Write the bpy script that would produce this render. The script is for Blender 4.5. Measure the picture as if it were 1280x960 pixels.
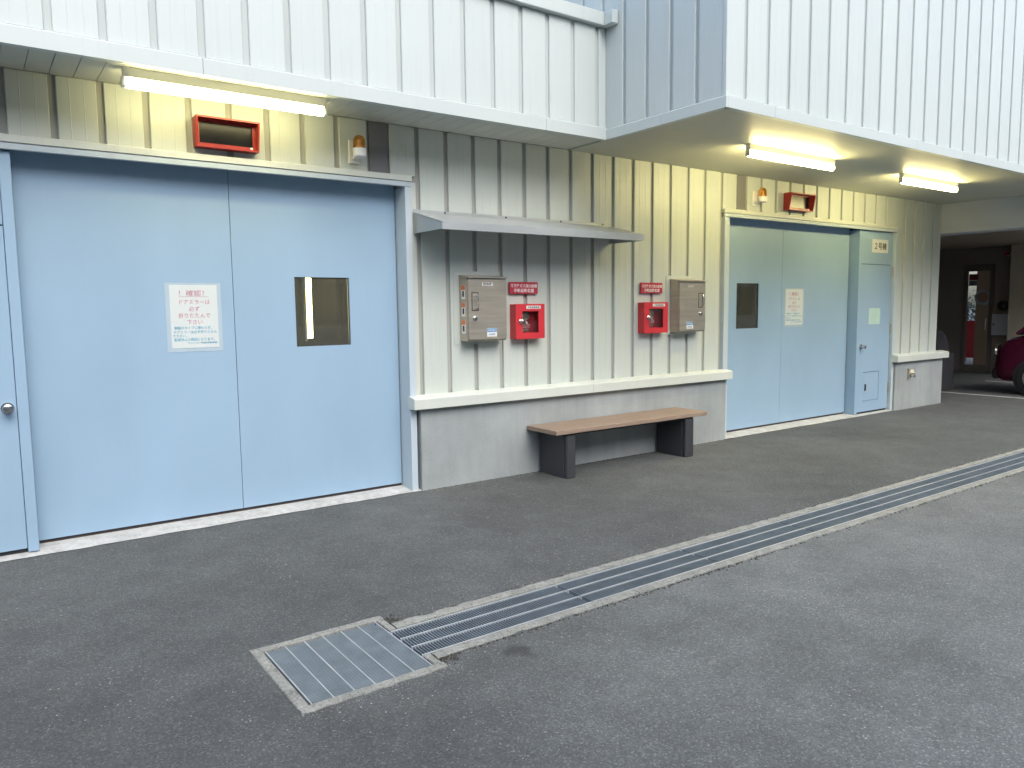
import bpy, bmesh, math, random
from mathutils import Vector, Matrix
R = math.radians
random.seed(7)
for o in list(bpy.data.objects): bpy.data.objects.remove(o)
S = bpy.context.scene
COL = S.collection

# ------------------------------------------------------------------ camera
cam = bpy.data.cameras.new('camera'); camo = bpy.data.objects.new('camera', cam); COL.objects.link(camo)
cam.sensor_width = 36; cam.lens = 36 * 945.09 / 1280; cam.clip_end = 2000; cam.clip_start = 0.05
PITCH, YAW, ROLL = 0.09983, 0.62189, -0.011883
fw = Vector((math.sin(YAW)*math.cos(PITCH), math.cos(YAW)*math.cos(PITCH), -math.sin(PITCH)))
rt = Vector((math.cos(YAW), -math.sin(YAW), 0)); up = rt.cross(fw)
r2 = math.cos(ROLL)*rt + math.sin(ROLL)*up; u2 = -math.sin(ROLL)*rt + math.cos(ROLL)*up
m = Matrix.Identity(4)
for i in range(3): m[i][0], m[i][1], m[i][2] = r2[i], u2[i], -fw[i]
m.translation = Vector((0, -5.679, 1.55)); camo.matrix_world = m
S.camera = camo

# ------------------------------------------------------------------ light
SUN_EL, SUN_AZ = 47.0, -4.0        # azimuth: towards +x from the wall's outward normal (-y)
w = bpy.data.worlds.new('World'); S.world = w; w.use_nodes = True
nt = w.node_tree; bg = nt.nodes['Background']; bg.inputs[1].default_value = 0.15
sky = nt.nodes.new('ShaderNodeTexSky'); sky.sky_type = 'NISHITA'; sky.sun_disc = False
sky.sun_elevation = R(SUN_EL); sky.sun_rotation = R(180 - SUN_AZ)
sky.air_density = 1.0; sky.dust_density = 3.3; sky.ozone_density = 1.0
nt.links.new(sky.outputs[0], bg.inputs[0])
sl = bpy.data.lights.new('sun', 'SUN'); sl.energy = 0.55; sl.angle = R(42); sl.color = (.76, .93, 1)
so = bpy.data.objects.new('sun', sl); COL.objects.link(so)
d = Vector((math.sin(R(SUN_AZ))*math.cos(R(SUN_EL)), -math.cos(R(SUN_AZ))*math.cos(R(SUN_EL)), math.sin(R(SUN_EL))))
so.rotation_euler = d.to_track_quat('Z', 'Y').to_euler(); so.location = (3, -20, 20)
vs = S.view_settings; vs.view_transform = 'Standard'; vs.look = 'None'; vs.gamma = 1; vs.use_curve_mapping = False
vs.exposure = 1.15
S.render.engine = 'CYCLES'
S.cycles.use_adaptive_sampling = True; S.cycles.adaptive_threshold = 0.03
S.cycles.max_bounces = 7; S.cycles.diffuse_bounces = 3; S.cycles.glossy_bounces = 3; S.cycles.transmission_bounces = 6

# ------------------------------------------------------------------ materials
def lin(r, g, b):
    f = lambda c: (c/255/12.92) if c/255 <= .04045 else ((c/255+.055)/1.055)**2.4
    return (f(r), f(g), f(b))
class NT:
    def __init__(s, name):
        s.m = bpy.data.materials.new(name); s.m.use_nodes = True; s.t = s.m.node_tree
        s.b = s.t.nodes['Principled BSDF']
    def n(s, typ, **kw):
        n = s.t.nodes.new(typ)
        for k, v in kw.items():
            if k in n.inputs.keys() if isinstance(k, str) else False: n.inputs[k].default_value = v
            else: setattr(n, k, v)
        return n
    def l(s, a, b): s.t.links.new(a, b)
    def coord(s, scale=(1, 1, 1), world=False):
        if world:
            g = s.n('ShaderNodeNewGeometry'); src = g.outputs['Position']
        else:
            g = s.n('ShaderNodeTexCoord'); src = g.outputs['Object']
        mp = s.n('ShaderNodeMapping'); mp.inputs['Scale'].default_value = scale
        s.l(src, mp.inputs[0]); return mp.outputs[0]
    def noise(s, vec, scale, detail=3, rough=.55):
        n = s.n('ShaderNodeTexNoise'); n.inputs['Scale'].default_value = scale; n.inputs['Detail'].default_value = detail
        n.inputs['Roughness'].default_value = rough; s.l(vec, n.inputs['Vector']); return n.outputs[0]
    def ramp(s, f, stops):
        r = s.n('ShaderNodeValToRGB'); e = r.color_ramp.elements
        while len(e) < len(stops): e.new(.5)
        for i, (p, c) in enumerate(stops):
            e[i].position = p; e[i].color = (*c, 1) if len(c) == 3 else c
        s.l(f, r.inputs[0]); return r.outputs[0]
    def mix(s, f, a, b, mode='MIX'):
        n = s.n('ShaderNodeMix', data_type='RGBA', blend_type=mode)
        for i, v in ((0, f), (6, a), (7, b)):
            if hasattr(v, 'links'): s.l(v, n.inputs[i])
            elif i == 0: n.inputs[0].default_value = v
            else: n.inputs[i].default_value = (*v, 1)
        return n.outputs[2]
    def bump(s, h, strength=.2, dist=.01):
        b = s.n('ShaderNodeBump'); b.inputs['Strength'].default_value = strength; b.inputs['Distance'].default_value = dist
        s.l(h, b.inputs['Height']); s.l(b.outputs[0], s.b.inputs['Normal'])
def g3(v): return (v, v, v)
def paint(name, col, rough=.45, var=.08, scale=3.0, stretch=(1, 1, .25), metal=0.0, bump=.0, spec=.5, rand=.05, fine=.0, dirt=None):
    """painted / plain surface: slow uneven tone, streaks of wear, fine grain, slight tone change piece by piece"""
    t = NT(name); v = t.coord(stretch, True)
    n1 = t.noise(v, scale, 4)
    c = t.mix(t.ramp(n1, [(.3, g3(1-var)), (.7, g3(1+var*.4))]), (0, 0, 0), col, 'MIX') if False else None
    k = t.ramp(n1, [(.28, g3(1-var)), (.72, g3(1))])
    c = t.mix(1.0, col, k, 'MULTIPLY')
    if rand:
        oi = t.n('ShaderNodeObjectInfo'); k2 = t.ramp(oi.outputs['Random'], [(0, g3(1-rand)), (1, g3(1))])
        c = t.mix(1.0, c, k2, 'MULTIPLY')
    if dirt:
        n3 = t.noise(t.coord((6, 6, .5), True), 2.2, 5, .65)
        c = t.mix(t.ramp(n3, [(.56, g3(0)), (.8, g3(dirt[0]))]), c, dirt[1])
    t.l(c, t.b.inputs['Base Color'])
    rr = t.n('ShaderNodeMapRange'); rr.inputs[3].default_value = max(0, rough-.07); rr.inputs[4].default_value = min(1, rough+.1)
    t.l(n1, rr.inputs[0]); t.l(rr.outputs[0], t.b.inputs['Roughness'])
    t.b.inputs['Metallic'].default_value = metal; t.b.inputs['Specular IOR Level'].default_value = spec
    if bump:
        n2 = t.noise(t.coord((1, 1, 1), True), fine or 40, 3); t.bump(n2, bump, .01)
    return t.m
def emit(name, col, strength):
    t = NT(name); t.b.inputs['Base Color'].default_value = (*col, 1)
    t.b.inputs['Emission Color'].default_value = (*col, 1); t.b.inputs['Emission Strength'].default_value = strength
    return t.m
def glass(name, col=(1, 1, 1), rough=.02, ior=1.45):
    t = NT(name); t.b.inputs['Base Color'].default_value = (*col, 1); t.b.inputs['Transmission Weight'].default_value = 1
    t.b.inputs['Roughness'].default_value = rough; t.b.inputs['IOR'].default_value = ior
    n = t.noise(t.coord((1, 1, 1), True), 3, 2); t.bump(n, .03, .01)
    return t.m
M = {}
CLAD = (.555, .60, .555)
M['clad'] = paint('cladding paint', CLAD, .42, .07, 1.6, (1, 1, .2), rand=.045, bump=.07, fine=6, dirt=(.28, (.40, .41, .36)))
M['groove'] = paint('grey joint strip', (.42, .425, .39), .6, .15, 3)
M['trim'] = paint('cream trim paint', (.61, .645, .59), .4, .08, 2.5, rand=.04, dirt=(.3, (.4, .39, .34)))
M['upclad'] = paint('white cladding paint', (.60, .655, .63), .4, .05, 1.3, (1, 1, .2), rand=.04, bump=.07, fine=6, dirt=(.25, (.44, .47, .44)))
M['upgroove'] = paint('pale grey joint strip', (.53, .58, .56), .6, .12, 3)
M['soffit'] = paint('soffit board paint', (.60, .62, .56), .5, .1, 1.4, (1, 1, 1), rand=.04, dirt=(.3, (.4, .4, .35)))
M['soffit2'] = paint('smooth soffit paint', (.56, .57, .49), .5, .12, 1.2, (1, 1, 1), rand=.02, dirt=(.3, (.33, .33, .28)))
M['darkpanel'] = paint('slate panel paint', (.20, .20, .205), .5, .12, 4)
M['door'] = paint('pale blue door paint', (.315, .455, .595), .36, .09, 1.6, (1, 1, .5), rand=.02, bump=.05, fine=2.6, dirt=(.24, (.30, .37, .42)))
M['casing'] = paint('blue grey casing paint', (.50, .58, .63), .4, .1, 3, rand=.03, dirt=(.3, (.35, .36, .36)))
M['gap'] = paint('dark joint', (.03, .035, .04), .8, .2, 8)
M['rust'] = paint('dark rail', (.06, .045, .045), .7, .4, 12)
M['steel'] = paint('brushed stainless steel', (.54, .49, .41), .38, .2, 3, (1, 1, 14), metal=.7, bump=.02, fine=30)
M['awn'] = paint('stainless awning sheet', (.50, .53, .53), .42, .15, 2.2, (.6, 1, 1), metal=.45, bump=.04, fine=5)
M['chrome'] = paint('chrome', (.7, .7, .7), .16, .1, 8, metal=1)
M['galv'] = paint('galvanised grating steel', (.24, .29, .325), .5, .3, 9, (1, 1, 1), metal=.25, rand=.1)
M['galvrod'] = paint('worn grating rod', (.62, .65, .67), .4, .2, 12, (1, 1, 1), metal=.5)
M['red'] = paint('red enamel', (.60, .04, .05), .3, .1, 4, rand=.04)
M['redsign'] = paint('red sign plate', (.47, .035, .06), .4, .14, 8, rand=.06)
M['orangered'] = paint('orange red housing', (.36, .03, .022), .35, .12, 6)
M['black'] = paint('black screen', (.006, .006, .008), .22, .2, 6, spec=.25)
M['blackmatte'] = paint('black plastic', (.02, .02, .022), .55, .25, 10)
M['white'] = paint('white plastic', (.78, .78, .76), .4, .05, 6)
M['paper'] = paint('white paper', (.63, .68, .67), .7, .05, 7, (1, 1, 1))
M['greenpaper'] = paint('pale green paper', (.50, .70, .60), .7, .05, 7)
M['pink'] = paint('faded pink ink', (.62, .27, .37), .8, .25, 30, (1, 1, 1))
M['blue'] = paint('faded blue ink', (.16, .45, .62), .8, .25, 30, (1, 1, 1))
M['ink'] = paint('dark ink', (.06, .06, .065), .8, .2, 30)
M['whiteink'] = paint('white lettering', (.80, .72, .70), .7, .1, 30)
M['orange'] = paint('orange sticker', (.72, .22, .08), .6, .1, 20)
M['bluelabel'] = paint('blue sticker', (.12, .30, .55), .5, .1, 20)
M['legs'] = paint('charcoal bench plastic', (.045, .047, .053), .5, .2, 5, bump=.05, fine=60)
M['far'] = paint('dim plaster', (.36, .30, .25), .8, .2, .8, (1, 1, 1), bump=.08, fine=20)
M['beam'] = paint('concrete beam paint', (.62, .65, .68), .75, .15, 1.0, (1, 1, 1), bump=.08, fine=20)
M['brownceil'] = paint('brown ceiling board', (.48, .40, .31), .7, .15, 1.2, (1, 1, 1))
M['pillar'] = paint('cream pillar plaster', (.66, .60, .46), .8, .1, 1.5, (1, 1, 1))
M['frame'] = paint('bronze door frame', (.20, .165, .13), .45, .2, 5)
M['tan'] = paint('tan screen wall', (.50, .31, .19), .7, .15, 2)
M['carpaint'] = paint('dark magenta car paint', (.11, .010, .035), .2, .08, 2, (1, 1, 1), metal=.25)
M['tyre'] = paint('tyre rubber', (.015, .015, .016), .8, .2, 20)
M['rim'] = paint('alloy rim', (.4, .4, .42), .35, .1, 10, metal=.9)
M['carglass'] = paint('tinted car glass', (.015, .018, .02), .06, .1, 5)
M['roadpaint'] = paint('worn white road paint', (.62, .62, .60), .7, .35, 18, (1, 1, 1))
M['cover'] = paint('dark grey cover cloth', (.035, .035, .042), .8, .3, 6, bump=.2, fine=14)
M['oppwall'] = paint('beige plaster', (.60, .55, .46), .85, .15, .6, (1, 1, 1))
M['shaft'] = paint('shaft wall', (.2, .19, .15), .7, .3, 2, (1, 1, 1))
M['post'] = paint('shaft steel post', (.045, .043, .034), .5, .3, 4)
M['leaf'] = paint('plant leaf', (.06, .14, .03), .6, .4, 12, (1, 1, 1), rand=.3)
M['glass'] = glass('window glass', (.90, .93, .92))
t = NT('lightened window glass'); t.b.inputs['Base Color'].default_value = (.78, .78, .68, 1); t.b.inputs['Transmission Weight'].default_value = .95; t.b.inputs['Roughness'].default_value = .03; M['lightenedglass'] = t.m  # slight diffuse tone lightens the dark panes in place of reflected light
M['amber'] = glass('amber dome plastic', (1.0, .46, .12), .12, 1.15)
M['sleeve'] = paint('clear plastic sleeve', (.46, .57, .65), .22, .1, 9, spec=.7)
M['tube'] = emit('lit fluorescent tube', (1, .88, .46), 10)
M['tubenew'] = emit('bright lit fluorescent tube', (1, .85, .40), 31)
M['tubein'] = emit('lit shaft tube', (1, .86, .42), 9)
# wood of the bench seat
t = NT('brown bench board'); v = t.coord((1.2, 26, 26), True)
n = t.noise(v, 3.2, 6, .6); c = t.ramp(n, [(.3, (.21, .150, .108)), (.5, (.275, .20, .148)), (.72, (.34, .255, .195))])
t.l(c, t.b.inputs['Base Color']); t.b.inputs['Roughness'].default_value = .55; t.bump(n, .15, .004); M['wood'] = t.m
# concrete
def concrete(name, a, b, speck=0.0, scale=2.0, bump=.25, streak=.82, grain=.22):
    t = NT(name); v = t.coord((1, 1, 1), True)
    n1 = t.noise(v, scale, 6, .6); n2 = t.noise(v, 55, 4, .7); n4 = t.noise(t.coord((5, 5, .7), True), 2.5, 5)
    c = t.ramp(n1, [(.3, a), (.7, b)])
    c = t.mix(1.0, c, t.ramp(n2, [(.3, g3(1-grain)), (.65, g3(1+grain*.25))]), 'MULTIPLY')
    c = t.mix(1.0, c, t.ramp(n4, [(.35, g3(streak)), (.6, g3(1))]), 'MULTIPLY')
    if speck:
        vo = t.n('ShaderNodeTexVoronoi'); vo.inputs['Scale'].default_value = 130; t.l(v, vo.inputs['Vector'])
        sp = t.n('ShaderNodeSeparateColor'); t.l(vo.outputs['Color'], sp.inputs[0])
        c = t.mix(1.0, c, t.ramp(sp.outputs[0], [(.0, g3(1-speck)), (.25, g3(1)), (.8, g3(1)), (1, g3(1+speck*.4))]), 'MULTIPLY')
    t.l(c, t.b.inputs['Base Color']); t.b.inputs['Roughness'].default_value = .85
    t.bump(n2, bump, .006); return t.m
M['plinth'] = concrete('plinth concrete', (.28, .305, .305), (.38, .41, .41), 0, 1.6, streak=.93, grain=.08, bump=.10)
M['sill'] = paint('cream sill', (.61, .645, .59), .5, .08, 3, (1, 1, 1), rand=.03, dirt=(.25, (.45, .44, .38)))
M['kerb'] = concrete('kerb concrete', (.25, .255, .225), (.36, .36, .325), .45, 5)
M['thresh'] = concrete('threshold concrete', (.44, .44, .42), (.60, .60, .58), 0, 3)
M['soil'] = concrete('damp soil', (.035, .032, .024), (.07, .062, .045), 0, 9)
M['trench'] = concrete('dark trench concrete', (.03, .03, .032), (.06, .06, .06), 0, 3)  # channel floor in two very dark tones
# asphalt
t = NT('asphalt'); v = t.coord((1, 1, 1), True)
vo = t.n('ShaderNodeTexVoronoi'); vo.inputs['Scale'].default_value = 150; t.l(v, vo.inputs['Vector'])
sp = t.n('ShaderNodeSeparateColor'); t.l(vo.outputs['Color'], sp.inputs[0])
vo2 = t.n('ShaderNodeTexVoronoi'); vo2.inputs['Scale'].default_value = 75; t.l(v, vo2.inputs['Vector'])
sp2 = t.n('ShaderNodeSeparateColor'); t.l(vo2.outputs['Color'], sp2.inputs[0])
big = t.noise(v, .55, 5, .6); mid = t.noise(v, 3.5, 5, .65)
base = t.ramp(sp.outputs[0], [(0, (.098, .100, .102)), (.45, (.128, .130, .132)), (.85, (.150, .152, .154)), (1, (.23, .23, .23))])
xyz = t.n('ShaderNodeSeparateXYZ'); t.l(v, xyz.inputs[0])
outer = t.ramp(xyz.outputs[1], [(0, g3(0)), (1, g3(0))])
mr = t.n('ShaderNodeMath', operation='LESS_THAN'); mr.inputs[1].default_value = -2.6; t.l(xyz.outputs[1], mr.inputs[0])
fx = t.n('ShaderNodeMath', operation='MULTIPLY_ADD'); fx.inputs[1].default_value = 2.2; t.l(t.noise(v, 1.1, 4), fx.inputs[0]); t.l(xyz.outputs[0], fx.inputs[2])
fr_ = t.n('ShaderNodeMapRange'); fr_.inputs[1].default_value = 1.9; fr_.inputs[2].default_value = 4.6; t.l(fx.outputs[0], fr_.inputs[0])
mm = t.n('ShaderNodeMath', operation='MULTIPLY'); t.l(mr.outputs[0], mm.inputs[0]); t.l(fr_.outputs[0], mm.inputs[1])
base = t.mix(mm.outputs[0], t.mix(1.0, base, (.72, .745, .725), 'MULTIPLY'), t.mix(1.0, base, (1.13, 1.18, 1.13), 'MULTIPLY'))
base = t.mix(1.0, base, t.ramp(big, [(.3, g3(.72)), (.7, g3(1.14))]), 'MULTIPLY')
base = t.mix(1.0, base, t.ramp(mid, [(.3, g3(.84)), (.7, g3(1.1))]), 'MULTIPLY')
patchy = t.ramp(t.noise(v, .9, 3), [(.45, g3(.15)), (.62, g3(1))])
wh = t.ramp(sp2.outputs[1], [(.960, g3(0)), (.968, g3(1))])
near = t.ramp(vo2.outputs['Distance'], [(.22, g3(1)), (.36, g3(0))])
msk = t.mix(1.0, t.mix(1.0, wh, near, 'MULTIPLY'), patchy, 'MULTIPLY')
base = t.mix(msk, base, (.38, .38, .37))
# oil stain in front of the drain, ragged outline
dv = t.n('ShaderNodeVectorMath', operation='DISTANCE'); dv.inputs[1].default_value = (1.93, -3.0, 0); t.l(v, dv.inputs[0])
ad = t.n('ShaderNodeMath', operation='MULTIPLY_ADD'); ad.inputs[1].default_value = .22; t.l(t.noise(v, 14, 5, .7), ad.inputs[0]); t.l(dv.outputs['Value'], ad.inputs[2])
st = t.ramp(ad.outputs[0], [(.14, g3(.75)), (.20, g3(0))])
base = t.mix(st, base, (.04, .04, .042))
t.l(base, t.b.inputs['Base Color']); t.b.inputs['Roughness'].default_value = .82; t.b.inputs['Specular IOR Level'].default_value = .35
hh = t.mix(.5, vo.outputs['Distance'], t.noise(v, 160, 3, .7)); t.bump(hh, .3, .005)
M['asphalt'] = t.m

# ------------------------------------------------------------------ mesh helpers
class MB:
    def __init__(s): s.v = []; s.f = []
    def add(s, vs, fs):
        k = len(s.v); s.v += [tuple(p) for p in vs]; s.f += [tuple(i+k for i in f) for f in fs]; return s
    def box(s, x0, x1, y0, y1, z0, z1, c=0.0):
        if c:
            bm = bmesh.new(); bmesh.ops.create_cube(bm, size=1)
            for q in bm.verts: q.co = Vector(((x0+x1)/2+q.co.x*(x1-x0), (y0+y1)/2+q.co.y*(y1-y0), (z0+z1)/2+q.co.z*(z1-z0)))
            bmesh.ops.bevel(bm, geom=bm.edges[:], offset=c, segments=1, affect='EDGES')
            bm.verts.index_update(); s.add([q.co[:] for q in bm.verts], [[q.index for q in f.verts] for f in bm.faces]); bm.free(); return s
        return s.add([(x, y, z) for x in (x0, x1) for y in (y0, y1) for z in (z0, z1)],
                     [(0, 1, 3, 2), (4, 6, 7, 5), (0, 4, 5, 1), (2, 3, 7, 6), (0, 2, 6, 4), (1, 5, 7, 3)])
    def prism(s, pts, axis, a, b):
        """extrude a closed 2-D outline along axis from a to b (pts are the two other axes in order)"""
        n = len(pts)
        def P(q, h): return {0: (h, q[0], q[1]), 1: (q[0], h, q[1]), 2: (q[0], q[1], h)}[axis]
        return s.add([P(q, a) for q in pts]+[P(q, b) for q in pts],
                     [tuple(range(n))[::-1], tuple(range(n, 2*n))]+[(i, (i+1) % n, n+(i+1) % n, n+i) for i in range(n)])
    def tube(s, path, r, n=10, caps=True):
        path = [Vector(p) for p in path]; rs = r if isinstance(r, (list, tuple)) else [r]*len(path); k = len(s.v)
        vs = []; fs = []
        for i, p in enumerate(path):
            dd = (path[min(i+1, len(path)-1)]-path[max(i-1, 0)]).normalized()
            a = dd.cross(Vector((0, 0, 1)) if abs(dd.z) < .9 else Vector((1, 0, 0))).normalized(); b = dd.cross(a)
            for j in range(n):
                q = 2*math.pi*j/n; vs.append(p+rs[i]*(math.cos(q)*a+math.sin(q)*b))
        for i in range(len(path)-1):
            for j in range(n): fs.append((i*n+j, i*n+(j+1) % n, (i+1)*n+(j+1) % n, (i+1)*n+j))
        if caps: fs += [tuple(range(n))[::-1], tuple(range((len(path)-1)*n, len(path)*n))]
        return s.add(vs, fs)
    def lathe(s, prof, c, axis=2, n=20):
        """prof: (radius, height) pairs along axis, centred on c"""
        vs = []; fs = []
        for (r, h) in prof:
            for j in range(n):
                q = 2*math.pi*j/n; a, b = r*math.cos(q), r*math.sin(q)
                vs.append({2: (c[0]+a, c[1]+b, c[2]+h), 1: (c[0]+a, c[1]+h, c[2]+b), 0: (c[0]+h, c[1]+a, c[2]+b)}[axis])
        for i in range(len(prof)-1):
            for j in range(n): fs.append((i*n+j, i*n+(j+1) % n, (i+1)*n+(j+1) % n, (i+1)*n+j))
        fs += [tuple(range(n))[::-1], tuple(range((len(prof)-1)*n, len(prof)*n))]
        return s.add(vs, fs)
    def slab(s, xs, zs, y0, y1, holes, axes=(0, 2, 1)):
        """plate with rectangular openings: xs, zs outer extents; holes (x0,x1,z0,z1)"""
        X = sorted(set(list(xs)+[q for h in holes for q in h[:2]])); Z = sorted(set(list(zs)+[q for h in holes for q in h[2:]]))
        X = [q for q in X if xs[0] <= q <= xs[1]]; Z = [q for q in Z if zs[0] <= q <= zs[1]]
        def solid(i, j):
            if not (0 <= i < len(X)-1 and 0 <= j < len(Z)-1): return False
            cx, cz = (X[i]+X[i+1])/2, (Z[j]+Z[j+1])/2
            return not any(h[0] < cx < h[1] and h[2] < cz < h[3] for h in holes)
        def P(a, b, c):
            p = [0, 0, 0]; p[axes[0]] = a; p[axes[1]] = b; p[axes[2]] = c; return tuple(p)
        for i in range(len(X)-1):
            for j in range(len(Z)-1):
                if not solid(i, j): continue
                a, b, c, e = X[i], X[i+1], Z[j], Z[j+1]
                s.add([P(a, c, y0), P(b, c, y0), P(b, e, y0), P(a, e, y0)], [(0, 1, 2, 3)])
                s.add([P(a, c, y1), P(b, c, y1), P(b, e, y1), P(a, e, y1)], [(3, 2, 1, 0)])
                for ok, q in ((solid(i-1, j), ((a, c), (a, e))), (solid(i+1, j), ((b, e), (b, c))), (solid(i, j-1), ((b, c), (a, c))), (solid(i, j+1), ((a, e), (b, e)))):
                    if not ok: s.add([P(*q[0], y0), P(*q[1], y0), P(*q[1], y1), P(*q[0], y1)], [(0, 1, 2, 3)])
        return s
    def mesh(s, name, mat, smooth=False):
        me = bpy.data.meshes.new(name); me.from_pydata(s.v, [], s.f)
        bm = bmesh.new(); bm.from_mesh(me); bmesh.ops.remove_doubles(bm, verts=bm.verts, dist=1e-6); bmesh.ops.recalc_face_normals(bm, faces=bm.faces); bm.to_mesh(me); bm.free()
        me.materials.append(M[mat])
        if smooth:
            for p in me.polygons: p.use_smooth = True
            try: me.set_sharp_from_angle(angle=R(35))
            except Exception: pass
        return me
WPOS = {}
def wpos(o):
    p = Vector(o.location)
    while o.parent: o = o.parent; p += Vector(o.location)
    return p
def put(name, me, loc, parent=None):
    o = bpy.data.objects.new(name, me); COL.objects.link(o)
    if parent: o.parent = parent; o.location = Vector(loc)-wpos(parent)
    else: o.location = loc
    return o
def build(mb, name, mat, parent=None, smooth=False):
    """link the collected geometry (given in world coordinates) as one object with its origin at its base"""
    xs = [p[0] for p in mb.v]; ys = [p[1] for p in mb.v]; zs = [p[2] for p in mb.v]
    c = ((min(xs)+max(xs))/2, (min(ys)+max(ys))/2, min(zs))
    mb.v = [(p[0]-c[0], p[1]-c[1], p[2]-c[2]) for p in mb.v]
    return put(name, mb.mesh(name, mat, smooth), c, parent)
def box(name, mat, parent, x0, x1, y0, y1, z0, z1, c=0.0): return build(MB().box(x0, x1, y0, y1, z0, z1, c), name, mat, parent)
def tag(o, label, cat, group=None):
    o['label'] = label; o['category'] = cat
    if group: o['group'] = group
    return o
def thing(name, loc, label, cat, group=None): return tag(put(name, None, loc), label, cat, group)
def struct(o): o['kind'] = 'structure'; return o
def part(name, loc, parent, label=None):
    o = put(name, None, loc, parent)
    if label: o['label'] = label
    return o
def text(parent, body, size, x, y, z, mat, align='CENTER', sx=1.0, name='lettering', bold=0.0, spacing=1.0):
    cu = bpy.data.curves.new('txt', 'FONT'); cu.body = body; cu.size = size; cu.align_x = align; cu.offset = bold
    cu.extrude = .0004; cu.resolution_u = 3; cu.space_character = spacing
    o = bpy.data.objects.new('txt', cu); COL.objects.link(o)
    bpy.context.view_layer.update()
    me = bpy.data.meshes.new_from_object(o.evaluated_get(bpy.context.evaluated_depsgraph_get()))
    bpy.data.objects.remove(o); bpy.data.curves.remove(cu)
    for q in me.vertices: q.co = (q.co.x*sx, -q.co.z, q.co.y)
    me.materials.clear(); me.materials.append(M[mat])
    return put(name, me, (x, y, z), parent)

# ------------------------------------------------------------------ ground
TX0, TX1, TY0, TY1 = 1.585, 15.9, -2.845, -2.395       # trench outer
PX0, PX1, PY0, PY1 = 0.945, 1.600, -2.94, -2.275       # pit outer
mb = MB()
mb.slab((-400, 400), (-400, 400), 0, -.02, [(TX0, TX1, TY0+.009, TY1-.009), (PX0, PX1, PY0+.009, PY1-.009)], axes=(0, 1, 2))
g = build(mb, 'ground', 'asphalt'); struct(g)
# trench: kerb strips, channel
dr = struct(put('drain_channel', None, (TX0, TY0, -.3)))
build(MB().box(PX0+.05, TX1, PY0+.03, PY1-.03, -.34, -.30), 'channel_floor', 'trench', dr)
KW = .058
def kerb(x0, x1, y0, y1):
    z1 = .005+random.uniform(-.001, .002)
    if x1-x0 < .3: return build(MB().box(x0+.0015, x1-.0015, y0, y1, -.298, z1, .004), 'kerb_strip', 'kerb', dr)
    lo = y0 < -2.6; n = max(2, int((x1-x0)/.045)); vs = []; fs = []
    for i in range(n+1):
        x = x0+.0015+(x1-x0-.003)*i/n; e = random.uniform(-.004, .007) if random.random() > .06 else -.012; c = .003
        a, b = (y0-.004-e, y1) if lo else (y0, y1+.004+e)
        vs += [(x, a, -.298), (x, a, z1-c), (x, a+c, z1), (x, b-c, z1), (x, b, z1-c), (x, b, -.298)]
    for i in range(n):
        for q in range(6): fs.append((6*i+q, 6*i+6+q, 6*i+6+(q+1) % 6, 6*i+(q+1) % 6))
    fs += [tuple(range(6)), tuple(range(6*n, 6*n+6))[::-1]]
    return build(MB().add(vs, fs), 'kerb_strip', 'kerb', dr)
cuts_lo = [1.602, 2.868, 4.43, 5.987, 7.55, 9.1, 10.7, 12.3, 13.9, TX1]
cuts_hi = [1.602, 2.56, 4.10, 5.65, 7.2, 8.75, 10.3, 11.9, 13.5, TX1]
for a, b in zip(cuts_lo, cuts_lo[1:]): kerb(a, b, TY0, TY0+KW)
for a, b in zip(cuts_hi, cuts_hi[1:]): kerb(a, b, TY1-KW, TY1)
kerb(PX0, PX1, PY1-.04, PY1); kerb(PX0, PX1, PY0, PY0+.042)
kerb(PX0, PX0+.05, PY0+.043, PY1-.041)
kerb(PX1-.04, PX1, TY1-KW+.002, PY1-.042); kerb(PX1-.04, PX1, PY0+.044, TY0+KW-.002)
# trench gratings
GY0, GY1 = TY0+KW+.006, TY1-KW-.006; GL = 1.028
gw = GY1-GY0
bars = MB(); k = 0; x = .012
while x < GL-.012:
    bars.box(x-.0024, x+.0024, .004, gw-.004, -.026, -.0025); x += .0155
rods = [MB().box(.002, GL-.004, q-.0042, q+.0042, -.034, .0005) for q in (.006, gw/3, gw*2/3, gw-.006)]
def centred(mb, name, mat):
    xs = [p[0] for p in mb.v]; c = (min(xs)+max(xs))/2
    ys = [p[1] for p in mb.v]; d2 = (min(ys)+max(ys))/2
    mb.v = [(p[0]-c, p[1]-d2, p[2]) for p in mb.v]; return mb.mesh(name, mat), c, d2
bar_me = centred(bars, 'cross_bars', 'galv'); rod_me = [centred(r, 'rod', 'galvrod') for r in rods]
N = 14; order = ['first', 'second', 'third', 'fourth', 'fifth', 'sixth', 'seventh', 'eighth', 'ninth', 'tenth', 'eleventh', 'twelfth', 'thirteenth', 'fourteenth']
for i in range(N):
    x0 = 1.562+i*GL
    if x0+GL > TX1: break
    lab = 'steel trench grate joining the square drain cover, nearest in the channel' if i == 0 else f'{order[i]} steel trench grate in the channel counted from the square drain cover'
    gr = thing('trench_grate', (x0, GY0, -.03), lab, 'drain grate', 'steel grates along the drain channel')
    dz = random.uniform(-.0015, .001)
    me, c, d2 = bar_me; o = put('cross_bars', me, (x0+c, GY0+d2, dz), gr); o['kind'] = 'stuff'
    for me, c, d2 in rod_me: put('bearing_rod', me, (x0+c, GY0+d2, dz), gr)
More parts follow.
